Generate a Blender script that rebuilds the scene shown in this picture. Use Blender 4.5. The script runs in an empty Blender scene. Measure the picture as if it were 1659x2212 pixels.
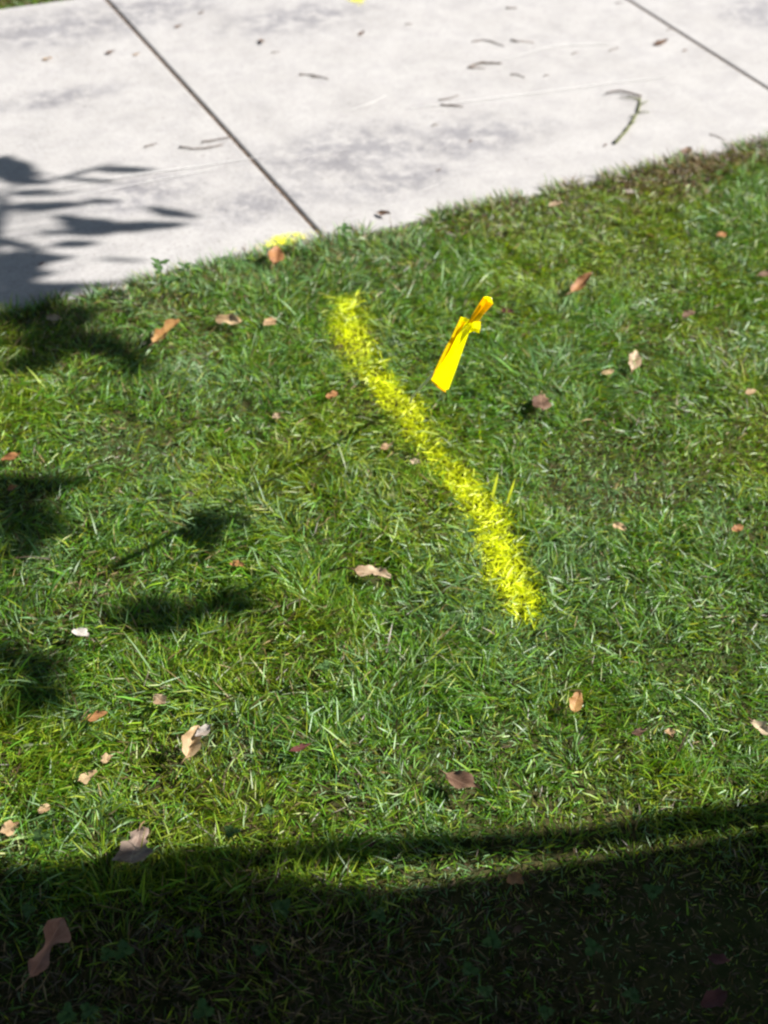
import bpy, bmesh, math, random
import numpy as np
from mathutils import Vector, Matrix

random.seed(7)
RNG = np.random.default_rng(11)
R = math.radians
scene = bpy.context.scene
COL = scene.collection

# ------------------------------------------------------------------ camera
# world: x runs along the sidewalk, y across it (away from the lawn), z up, metres.
FPX, CX, CY = 3000.0, 829.5, 1106.0           # focal length and centre in units of a 1659 x 2212 picture
CAM = Vector((-1.13301, -2.30789, 1.5))
AX_R = Vector((0.88474355, -0.46353054, 0.04866511))
AX_D = Vector((-0.27627336, -0.60566834, -0.74621639))
AX_F = Vector((0.375369, 0.64676526, -0.66392229))
cam_data = bpy.data.cameras.new('camera')
cam_data.sensor_fit = 'VERTICAL'
cam_data.sensor_height = 24.0
cam_data.lens = 24.0 * FPX / 2212.0
cam_data.clip_start = 0.05
cam_data.clip_end = 600
cam = bpy.data.objects.new('camera', cam_data)
COL.objects.link(cam)
rot = Matrix((AX_R, -AX_D, -AX_F)).transposed()
cam.matrix_world = Matrix.Translation(CAM) @ rot.to_4x4()
scene.camera = cam
cam_data.dof.use_dof = True
cam_data.dof.focus_distance = 1.86
cam_data.dof.aperture_fstop = 2.7

# ------------------------------------------------------------------ light
SUN_EL, SUN_AZ = R(38.8), R(-16.5)
SUN = Vector((math.cos(SUN_EL) * math.cos(SUN_AZ), math.cos(SUN_EL) * math.sin(SUN_AZ), math.sin(SUN_EL)))
world = bpy.data.worlds.new('World')
scene.world = world
world.use_nodes = True
wn = world.node_tree.nodes
bg = wn['Background']
sky_tex = wn.new('ShaderNodeTexSky')
sky_tex.sky_type = 'NISHITA'
sky_tex.sun_disc = False
sky_tex.sun_elevation = SUN_EL
sky_tex.sun_rotation = math.pi / 2 - SUN_AZ
world.node_tree.links.new(sky_tex.outputs['Color'], bg.inputs['Color'])
bg.inputs['Strength'].default_value = 0.05
sun_data = bpy.data.lights.new('sun', 'SUN')
sun_data.energy = 5.0
sun_data.angle = R(0.62)
sun_data.color = (1.0, 0.965, 0.935)
sun = bpy.data.objects.new('sun', sun_data)
COL.objects.link(sun)
sun.rotation_euler = SUN.to_track_quat('Z', 'Y').to_euler()
sun.location = (6, -3, 8)
scene.view_settings.view_transform = 'Standard'
scene.view_settings.look = 'None'
scene.view_settings.gamma = 1.0
scene.view_settings.use_curve_mapping = False
scene.view_settings.exposure = 1.24
scene.render.engine = 'CYCLES'
scene.cycles.pixel_filter_type = 'BLACKMAN_HARRIS'
scene.cycles.filter_width = 2.3

# ------------------------------------------------------------------ helpers
def at(px, py, z=0.0):
    """The point at height z that the camera sees at (px, py) of the 1659 x 2212 picture."""
    d = AX_R * (px - CX) + AX_D * (py - CY) + AX_F * FPX
    return CAM + d * ((z - CAM.z) / d.z)

def tag(o, label=None, cat=None, group=None, kind=None):
    if label: o['label'] = label
    if cat: o['category'] = cat
    if group: o['group'] = group
    if kind: o['kind'] = kind
    return o

def link(name, me, mat=None, parent=None, smooth=True):
    o = bpy.data.objects.new(name, me)
    COL.objects.link(o)
    if mat is not None and not me.materials: me.materials.append(mat)
    if smooth: me.polygons.foreach_set('use_smooth', [True] * len(me.polygons))
    if parent is not None: o.parent = parent
    return o

def empty(name, loc):
    o = bpy.data.objects.new(name, None)
    o.empty_display_size = 0.1
    o.location = loc
    COL.objects.link(o)
    return o

def mesh(name, verts, faces):
    me = bpy.data.meshes.new(name)
    me.from_pydata([tuple(v) for v in verts], [], faces)
    me.update()
    return me

def tube(pts, radii, n=7, jitter=0.0, rnd=random):
    """verts, faces of a capped tube along pts"""
    pts = [Vector(p) for p in pts]
    vs, fs = [], []
    prev = None
    for i, p in enumerate(pts):
        t = (pts[min(i + 1, len(pts) - 1)] - pts[max(i - 1, 0)]).normalized()
        if prev is None:
            a = t.orthogonal().normalized()
        else:
            a = (prev - t * prev.dot(t)).normalized()
        prev = a
        b = t.cross(a)
        for k in range(n):
            ang = 2 * math.pi * k / n
            r = radii[i] * (1 + jitter * (rnd.random() - .5) * 2)
            vs.append(p + a * (r * math.cos(ang)) + b * (r * math.sin(ang)))
    for i in range(len(pts) - 1):
        for k in range(n):
            k2 = (k + 1) % n
            fs.append((i * n + k, i * n + k2, (i + 1) * n + k2, (i + 1) * n + k))
    fs.append(tuple(range(n - 1, -1, -1)))
    fs.append(tuple((len(pts) - 1) * n + k for k in range(n)))
    return vs, fs

def join(parts):
    V, F = [], []
    for vs, fs in parts:
        o = len(V)
        V += list(vs)
        F += [tuple(i + o for i in f) for f in fs]
    return V, F

_lat = RNG.random((256, 256))
def vnoise(x, y, s, seed=0):
    """smooth value noise, 0..1, feature size s metres"""
    x = np.asarray(x, float) / s + 37.3 * (seed + 1)
    y = np.asarray(y, float) / s + 91.7 * (seed + 1)
    xi, yi = np.floor(x).astype(int), np.floor(y).astype(int)
    fx, fy = x - xi, y - yi
    fx, fy = fx * fx * (3 - 2 * fx), fy * fy * (3 - 2 * fy)
    g = lambda a, b: _lat[a % 256, b % 256]
    return (g(xi, yi) * (1 - fx) + g(xi + 1, yi) * fx) * (1 - fy) + (g(xi, yi + 1) * (1 - fx) + g(xi + 1, yi + 1) * fx) * fy

def fbm(x, y, s, seed=0):
    return .55 * vnoise(x, y, s, seed) + .3 * vnoise(x, y, s / 2.1, seed + 3) + .15 * vnoise(x, y, s / 4.3, seed + 6)

def smooth(a, b, x):
    t = np.clip((x - a) / (b - a), 0, 1)
    return t * t * (3 - 2 * t)

EDGE = -0.045                     # the sidewalk edge beside the lawn
FAR = 1.36                        # its far edge
def zsoil(x, y):
    """height of the soil under the lawn"""
    far_fade = np.clip((4 - np.hypot(np.asarray(x, float), np.asarray(y, float) + .5)) / 2, 0, 1)
    edge = np.clip((EDGE - np.asarray(y, float)) / .25, 0, 1)
    return -0.012 + 0.026 * far_fade * edge * (fbm(x, y, .55, 2) - .3)

# ------------------------------------------------------------------ materials
def new_mat(name):
    m = bpy.data.materials.new(name)
    m.use_nodes = True
    return m, m.node_tree.nodes, m.node_tree.links, m.node_tree.nodes['Principled BSDF']

def simple_mat(name, col, rough=.6, spec=.4, scale=40, amount=.35, bump=.0):
    """a base colour broken up by noise in object space"""
    m, n, l, b = new_mat(name)
    tc = n.new('ShaderNodeTexCoord')
    nz = n.new('ShaderNodeTexNoise'); nz.inputs['Scale'].default_value = scale; nz.inputs['Detail'].default_value = 5
    l.new(tc.outputs['Object'], nz.inputs['Vector'])
    ramp = n.new('ShaderNodeValToRGB')
    ramp.color_ramp.elements[0].position = .3; ramp.color_ramp.elements[1].position = .72
    ramp.color_ramp.elements[0].color = (*[c * (1 - amount) for c in col], 1)
    ramp.color_ramp.elements[1].color = (*[min(1, c * (1 + amount)) for c in col], 1)
    l.new(nz.outputs['Fac'], ramp.inputs['Fac'])
    l.new(ramp.outputs['Color'], b.inputs['Base Color'])
    b.inputs['Roughness'].default_value = rough
    b.inputs['Specular IOR Level'].default_value = spec
    if bump:
        bp = n.new('ShaderNodeBump'); bp.inputs['Strength'].default_value = bump; bp.inputs['Distance'].default_value = .002
        l.new(nz.outputs['Fac'], bp.inputs['Height']); l.new(bp.outputs['Normal'], b.inputs['Normal'])
    return m

def grass_mat(name):
    m, n, l, b = new_mat(name)
    at_ = n.new('ShaderNodeVertexColor'); at_.layer_name = 'blade_colour'
    l.new(at_.outputs['Color'], b.inputs['Base Color'])
    b.inputs['Roughness'].default_value = .45
    b.inputs['Specular IOR Level'].default_value = .52
    tr = n.new('ShaderNodeBsdfTranslucent')
    hs = n.new('ShaderNodeHueSaturation'); hs.inputs['Saturation'].default_value = 1.15; hs.inputs['Value'].default_value = 1.25
    hs.inputs['Hue'].default_value = .485
    l.new(at_.outputs['Color'], hs.inputs['Color']); l.new(hs.outputs['Color'], tr.inputs['Color'])
    mx = n.new('ShaderNodeMixShader'); mx.inputs['Fac'].default_value = .40
    l.new(b.outputs[0], mx.inputs[1]); l.new(tr.outputs[0], mx.inputs[2])
    l.new(mx.outputs[0], n['Material Output'].inputs['Surface'])
    return m
M_GRASS = grass_mat('grass_blades')

def soil_mat():
    m, n, l, b = new_mat('soil_and_thatch')
    tc = n.new('ShaderNodeTexCoord')
    n1 = n.new('ShaderNodeTexNoise'); n1.inputs['Scale'].default_value = 60; n1.inputs['Detail'].default_value = 8
    n2 = n.new('ShaderNodeTexNoise'); n2.inputs['Scale'].default_value = 5; n2.inputs['Detail'].default_value = 4
    for q in (n1, n2): l.new(tc.outputs['Object'], q.inputs['Vector'])
    r1 = n.new('ShaderNodeValToRGB')
    r1.color_ramp.elements[0].position = .35; r1.color_ramp.elements[0].color = (.018, .012, .007, 1)
    r1.color_ramp.elements[1].position = .7; r1.color_ramp.elements[1].color = (.10, .068, .032, 1)
    l.new(n1.outputs['Fac'], r1.inputs['Fac'])
    mx = n.new('ShaderNodeMix'); mx.data_type = 'RGBA'
    mx.inputs['B'].default_value = (.04, .06, .014, 1)
    l.new(n2.outputs['Fac'], mx.inputs['Factor']); l.new(r1.outputs['Color'], mx.inputs['A'])
    l.new(mx.outputs['Result'], b.inputs['Base Color'])
    b.inputs['Roughness'].default_value = .95
    b.inputs['Specular IOR Level'].default_value = .1
    bp = n.new('ShaderNodeBump'); bp.inputs['Strength'].default_value = .8; bp.inputs['Distance'].default_value = .008
    l.new(n1.outputs['Fac'], bp.inputs['Height']); l.new(bp.outputs['Normal'], b.inputs['Normal'])
    return m
M_SOIL = soil_mat()

def concrete_mat():
    m, n, l, b = new_mat('weathered_concrete')
    geo = n.new('ShaderNodeNewGeometry')
    P = geo.outputs['Position']
    def noise(scale, detail=4, dist=0, rough=.55):
        q = n.new('ShaderNodeTexNoise')
        q.inputs['Scale'].default_value = scale; q.inputs['Detail'].default_value = detail
        q.inputs['Distortion'].default_value = dist; q.inputs['Roughness'].default_value = rough
        l.new(P, q.inputs['Vector']); return q.outputs['Fac']
    def ramp(src, stops):
        r = n.new('ShaderNodeValToRGB')
        e = r.color_ramp.elements
        while len(e) < len(stops): e.new(.5)
        for k, (p, c) in enumerate(stops):
            e[k].position = p; e[k].color = (*c, 1) if len(c) == 3 else c
        l.new(src, r.inputs['Fac']); return r.outputs['Color']
    def mix(a, bb, fac, mode='MIX'):
        q = n.new('ShaderNodeMix'); q.data_type = 'RGBA'; q.blend_type = mode
        for sock, v in (('Factor', fac), ('A', a), ('B', bb)):
            if isinstance(v, (int, float)): q.inputs[sock].default_value = v
            elif isinstance(v, tuple): q.inputs[sock].default_value = (*v, 1)
            else: l.new(v, q.inputs[sock])
        return q.outputs['Result']
    def math_(op, a, bb=None, clamp=False):
        q = n.new('ShaderNodeMath'); q.operation = op; q.use_clamp = clamp
        for i, v in enumerate((a, bb)):
            if v is None: continue
            if isinstance(v, (int, float)): q.inputs[i].default_value = v
            else: l.new(v, q.inputs[i])
        return q.outputs[0]
    base = ramp(noise(7, 6), [(.3, (.367, .353, .338)), (.7, (.418, .404, .389))])
    blotch = ramp(noise(13, 8, .1, .72), [(.34, (.66, .66, .69)), (.56, (1, 1, 1))])
    base = mix(base, blotch, .45, 'MULTIPLY')
    grain = ramp(noise(330, 3, 0, .7), [(.34, (.66, .64, .60)), (.5, (1, 1, 1)), (.68, (1.0, .99, .97))])
    base = mix(base, grain, .55, 'MULTIPLY')
    mott = ramp(noise(105, 4, 0, .7), [(.38, (.80, .79, .77)), (.56, (1, 1, 1))])
    base = mix(base, mott, .45, 'MULTIPLY')
    pores = ramp(noise(120, 2, 0, .6), [(.27, (.35, .33, .31)), (.34, (1, 1, 1))])
    base = mix(base, pores, .8, 'MULTIPLY')
    # grey weathering stains, each where the walk carries one
    stain = None
    for (sx, sy, rx, ry) in STAINS:
        v = n.new('ShaderNodeVectorMath'); v.operation = 'SUBTRACT'; v.inputs[1].default_value = (sx, sy, 0); l.new(P, v.inputs[0])
        v2 = n.new('ShaderNodeVectorMath'); v2.operation = 'MULTIPLY'; v2.inputs[1].default_value = (1 / rx, 1 / ry, 0); l.new(v.outputs[0], v2.inputs[0])
        ln = n.new('ShaderNodeVectorMath'); ln.operation = 'LENGTH'; l.new(v2.outputs[0], ln.inputs[0])
        s = math_('SUBTRACT', 1.0, ln.outputs['Value'], True)
        stain = s if stain is None else math_('MAXIMUM', stain, s)
    brk = noise(19, 8, .15, .72)
    st = math_('MULTIPLY', stain, math_('MULTIPLY', math_('SUBTRACT', brk, .40, True), 9.0), True)
    base = mix(base, mix(base, (.56, .565, .61), 1.0, 'MULTIPLY'), math_('MULTIPLY', st, .85))
    l.new(base, b.inputs['Base Color'])
    b.inputs['Roughness'].default_value = .85
    b.inputs['Specular IOR Level'].default_value = .25
    bp = n.new('ShaderNodeBump'); bp.inputs['Strength'].default_value = .45; bp.inputs['Distance'].default_value = .0012
    l.new(noise(260, 4, 0, .7), bp.inputs['Height']); l.new(bp.outputs['Normal'], b.inputs['Normal'])
    return m
_s = lambda px, py, rx, ry: (at(px, py).x, at(px, py).y, rx, ry)
STAINS = [_s(120, 60, .42, .16), _s(330, 20, .25, .14), _s(640, 40, .30, .13), _s(760, 330, .34, .17), _s(1010, 300, .28, .13),
          _s(860, 390, .22, .10), _s(560, 440, .22, .10), _s(1640, 30, .16, .14), _s(130, 210, .22, .06), _s(300, 420, .2, .1)]
M_CONC = concrete_mat()
M_JOINT = simple_mat('joint_dirt', (.10, .075, .056), .95, .1, 90, .6)
M_SCRATCH = simple_mat('scraped_concrete', (.57, .55, .525), .8, .3, 60, .08)

def paint_mat(name, col, rough=.5):
    m, n, l, b = new_mat(name)
    tc = n.new('ShaderNodeTexCoord')
    nz = n.new('ShaderNodeTexNoise'); nz.inputs['Scale'].default_value = 90; nz.inputs['Detail'].default_value = 3
    l.new(tc.outputs['Object'], nz.inputs['Vector'])
    mx = n.new('ShaderNodeMix'); mx.data_type = 'RGBA'
    mx.inputs['A'].default_value = (*col, 1); mx.inputs['B'].default_value = (col[0] * .85, col[1] * .88, col[2] + .02, 1)
    l.new(nz.outputs['Fac'], mx.inputs['Factor']); l.new(mx.outputs['Result'], b.inputs['Base Color'])
    b.inputs['Roughness'].default_value = rough
    return m
M_PAINT = paint_mat('yellow_marking_paint', (.86, .80, .01), .6)

def leaf_mat(name, pale, dark, rough=.6, transl=.15):
    """a dead leaf: paler midrib and side veins, blotches; x runs along the leaf"""
    m, n, l, b = new_mat(name)
    tc = n.new('ShaderNodeTexCoord')
    uv = tc.outputs['UV']
    sep = n.new('ShaderNodeSeparateXYZ'); l.new(uv, sep.inputs[0])
    def math_(op, a, bb=None, clamp=False):
        q = n.new('ShaderNodeMath'); q.operation = op; q.use_clamp = clamp
        for i, v in enumerate((a, bb)):
            if v is None: continue
            if isinstance(v, (int, float)): q.inputs[i].default_value = v
            else: l.new(v, q.inputs[i])
        return q.outputs[0]
    ay = math_('ABSOLUTE', math_('SUBTRACT', sep.outputs['Y'], .5))
    mid = math_('SUBTRACT', 1.0, math_('MULTIPLY', ay, 22.0), True)
    ph = math_('SUBTRACT', math_('MULTIPLY', sep.outputs['X'], 9.0), math_('MULTIPLY', ay, 6.0))
    tri = math_('ABSOLUTE', math_('SUBTRACT', math_('FRACT', ph), .5))
    side = math_('MULTIPLY', math_('SUBTRACT', 1.0, math_('MULTIPLY', tri, 9.0), True), .6)
    vein = math_('MAXIMUM', mid, side)
    oi = n.new('ShaderNodeObjectInfo')
    nz = n.new('ShaderNodeTexNoise'); nz.noise_dimensions = '4D'; nz.inputs['Scale'].default_value = 38; nz.inputs['Detail'].default_value = 6
    l.new(tc.outputs['Object'], nz.inputs['Vector']); l.new(math_('MULTIPLY', oi.outputs['Random'], 20.0), nz.inputs['W'])
    rp = n.new('ShaderNodeValToRGB')
    rp.color_ramp.elements[0].position = .40; rp.color_ramp.elements[0].color = (*dark, 1)
    rp.color_ramp.elements[1].position = .58; rp.color_ramp.elements[1].color = (*pale, 1)
    l.new(nz.outputs['Fac'], rp.inputs['Fac'])
    mx = n.new('ShaderNodeMix'); mx.data_type = 'RGBA'
    mx.inputs['B'].default_value = (*[min(1, c * 1.25 + .02) for c in pale], 1)
    l.new(math_('MULTIPLY', vein, .55), mx.inputs['Factor']); l.new(rp.outputs['Color'], mx.inputs['A'])
    l.new(mx.outputs['Result'], b.inputs['Base Color'])
    b.inputs['Roughness'].default_value = rough
    b.inputs['Specular IOR Level'].default_value = .35
    bp = n.new('ShaderNodeBump'); bp.inputs['Strength'].default_value = .5; bp.inputs['Distance'].default_value = .0008
    l.new(math_('ADD', math_('MULTIPLY', vein, .8), nz.outputs['Fac']), bp.inputs['Height']); l.new(bp.outputs['Normal'], b.inputs['Normal'])
    tr = n.new('ShaderNodeBsdfTranslucent'); l.new(mx.outputs['Result'], tr.inputs['Color'])
    ms = n.new('ShaderNodeMixShader'); ms.inputs['Fac'].default_value = transl
    l.new(b.outputs[0], ms.inputs[1]); l.new(tr.outputs[0], ms.inputs[2]); l.new(ms.outputs[0], n['Material Output'].inputs['Surface'])
    return m
LEAF = {
    'tan': leaf_mat('dead_leaf_tan', (.52, .37, .20), (.32, .19, .09)),
    'pink': leaf_mat('dead_leaf_pinkish', (.50, .39, .25), (.28, .18, .10)),
    'gold': leaf_mat('dead_leaf_golden', (.46, .26, .08), (.26, .12, .03)),
    'orange': leaf_mat('dead_leaf_orange', (.40, .19, .07), (.22, .09, .03)),
    'brown': leaf_mat('dead_leaf_brown', (.20, .12, .07), (.09, .045, .025)),
    'red': leaf_mat('dead_leaf_red', (.16, .05, .04), (.08, .025, .02)),
    'grey': leaf_mat('dead_leaf_greyish', (.34, .25, .19), (.17, .11, .08)),
    'rust': leaf_mat('dead_leaf_rust', (.46, .23, .15), (.30, .13, .08)),
    'pale': leaf_mat('dead_leaf_bleached', (.50, .45, .39), (.36, .29, .23)),
    'green': leaf_mat('live_leaf', (.06, .12, .025), (.035, .08, .015), .4, .25),
}
M_STALK = simple_mat('leaf_stalk', (.20, .12, .06), .7)
M_TWIG = simple_mat('dead_twig', (.13, .10, .078), .85, .2, 150, .5, .6)
M_MOSS = simple_mat('mossy_bark', (.13, .14, .06), .9, .2, 120, .6, .8)
M_BARK = simple_mat('tree_bark', (.09, .07, .055), .9, .2, 18, .6, 1.0)
M_CLOVER = leaf_mat('clover_leaflet', (.06, .135, .025), (.045, .10, .02), .7, .2)
M_WIRE = simple_mat('galvanised_wire', (.55, .55, .55), .45, .5, 200, .2)

# ------------------------------------------------------------------ setting
# ground: one sheet to the horizon, finer under the lawn in view
def ground():
    xs = np.unique(np.concatenate([np.linspace(-200, -4, 8), np.linspace(-4, 4.5, 86), np.linspace(4.5, 200, 8)]))
    ys = np.unique(np.concatenate([np.linspace(-200, -5, 8), np.linspace(-5, EDGE - .02, 60), np.linspace(EDGE, 3, 24), np.linspace(3, 200, 8)]))
    X, Y = np.meshgrid(xs, ys)
    Z = zsoil(X, Y)
    Z = np.where((Y > EDGE - .03) & (Y < FAR + .03), -.10, Z)
    v = np.stack([X.ravel(), Y.ravel(), Z.ravel()], 1)
    w, h = len(xs), len(ys)
    f = [(j * w + i, j * w + i + 1, (j + 1) * w + i + 1, (j + 1) * w + i) for j in range(h - 1) for i in range(w - 1)]
    return tag(link('lawn', mesh('lawn', v, f), M_SOIL), kind='structure')
ground()

# sidewalk: one slab between each pair of tooled joints
SLAB = 1.366
JW = 0.0042
walk = tag(empty('sidewalk', (0, EDGE, 0)), kind='structure')
def slab_mesh():
    bm = bmesh.new()
    w, d = SLAB - 2 * JW, FAR - EDGE
    bmesh.ops.create_grid(bm, x_segments=1, y_segments=1, size=.5)
    bm.clear()
    r = .005
    prof = [(0, -.1), (0, -r), (r * .3, -r * .3), (r, 0)]
    rings = []
    for off, z in prof:
        rings.append([bm.verts.new((x, y, z)) for x, y in ((off, off), (w - off, off), (w - off, d - off), (off, d - off))])
    for a, b in zip(rings, rings[1:]):
        for k in range(4):
            bm.faces.new((a[k], a[(k + 1) % 4], b[(k + 1) % 4], b[k]))
    bm.faces.new(rings[-1])
    me = bpy.data.meshes.new('slab')
    bm.to_mesh(me); bm.free()
    return me
sm = slab_mesh()
slabs = {}
for k in range(-4, 6):
    s = link('slab', sm, M_CONC, walk, smooth=False)
    s.location = (k * SLAB + JW, 0, random.uniform(-.0012, .0012))
    slabs[k] = s
fill = mesh('joint_dirt', [(-8, 0.01, -.0038), (9, 0.01, -.0038), (9, FAR - EDGE - .01, -.0038), (-8, FAR - EDGE - .01, -.0038)], [(0, 1, 2, 3)])
link('joint_dirt', fill, M_JOINT, walk)

# pale scrape marks on the middle slabs
def ribbon(pts, w, z):
    P = [Vector((p.x, p.y, 0)) for p in pts]
    vs, fs = [], []
    for i, p in enumerate(P):
        t = (P[min(i + 1, len(P) - 1)] - P[max(i - 1, 0)]).normalized()
        nn = Vector((-t.y, t.x, 0)) * w * .5 * (.35 + .65 * math.sin(math.pi * (i + .15) / (len(P) - .7))) * random.uniform(.7, 1.2)
        vs += [p + nn + Vector((0, 0, z)), p - nn + Vector((0, 0, z))]
    for i in range(len(P) - 1): fs.append((2 * i, 2 * i + 1, 2 * i + 3, 2 * i + 2))
    return vs, fs
def path(pxs, n=14, z=0):
    """points along a smooth path through picture points, on height z"""
    P = [at(x, y, z) for x, y in pxs]
    out = []
    for i in range(n):
        t = i / (n - 1) * (len(P) - 1)
        k = min(int(t), len(P) - 2); f = t - k
        p0, p1, p2, p3 = P[max(k - 1, 0)], P[k], P[k + 1], P[min(k + 2, len(P) - 1)]
        out.append(.5 * ((2 * p1) + (p2 - p0) * f + (2 * p0 - 5 * p1 + 4 * p2 - p3) * f * f + (3 * p1 - p0 - 3 * p2 + p3) * f ** 3))
    return out
for pxs, w, k in (([(100, 412), (250, 385), (430, 360), (575, 338)], .0035, -1), ([(160, 425), (330, 392), (470, 365)], .0025, -1),
                  ([(885, 236), (1050, 215), (1250, 190), (1450, 166)], .005, 0), ([(1090, 130), (1180, 104), (1250, 97), (1330, 97)], .006, 0),
                  ([(745, 243), (790, 228), (835, 207)], .004, 0), ([(640, 345), (760, 322)], .002, 0), ([(905, 415), (950, 398)], .0025, 0)):
    vs, fs = ribbon(path(pxs, 22), w, .0018)
    o = link('scratch', mesh('scratch', [Vector(v) for v in vs], fs), M_SCRATCH, slabs[k])
    o.matrix_parent_inverse = (Matrix.Translation(walk.location) @ Matrix.Translation(slabs[k].location)).inverted()

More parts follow.
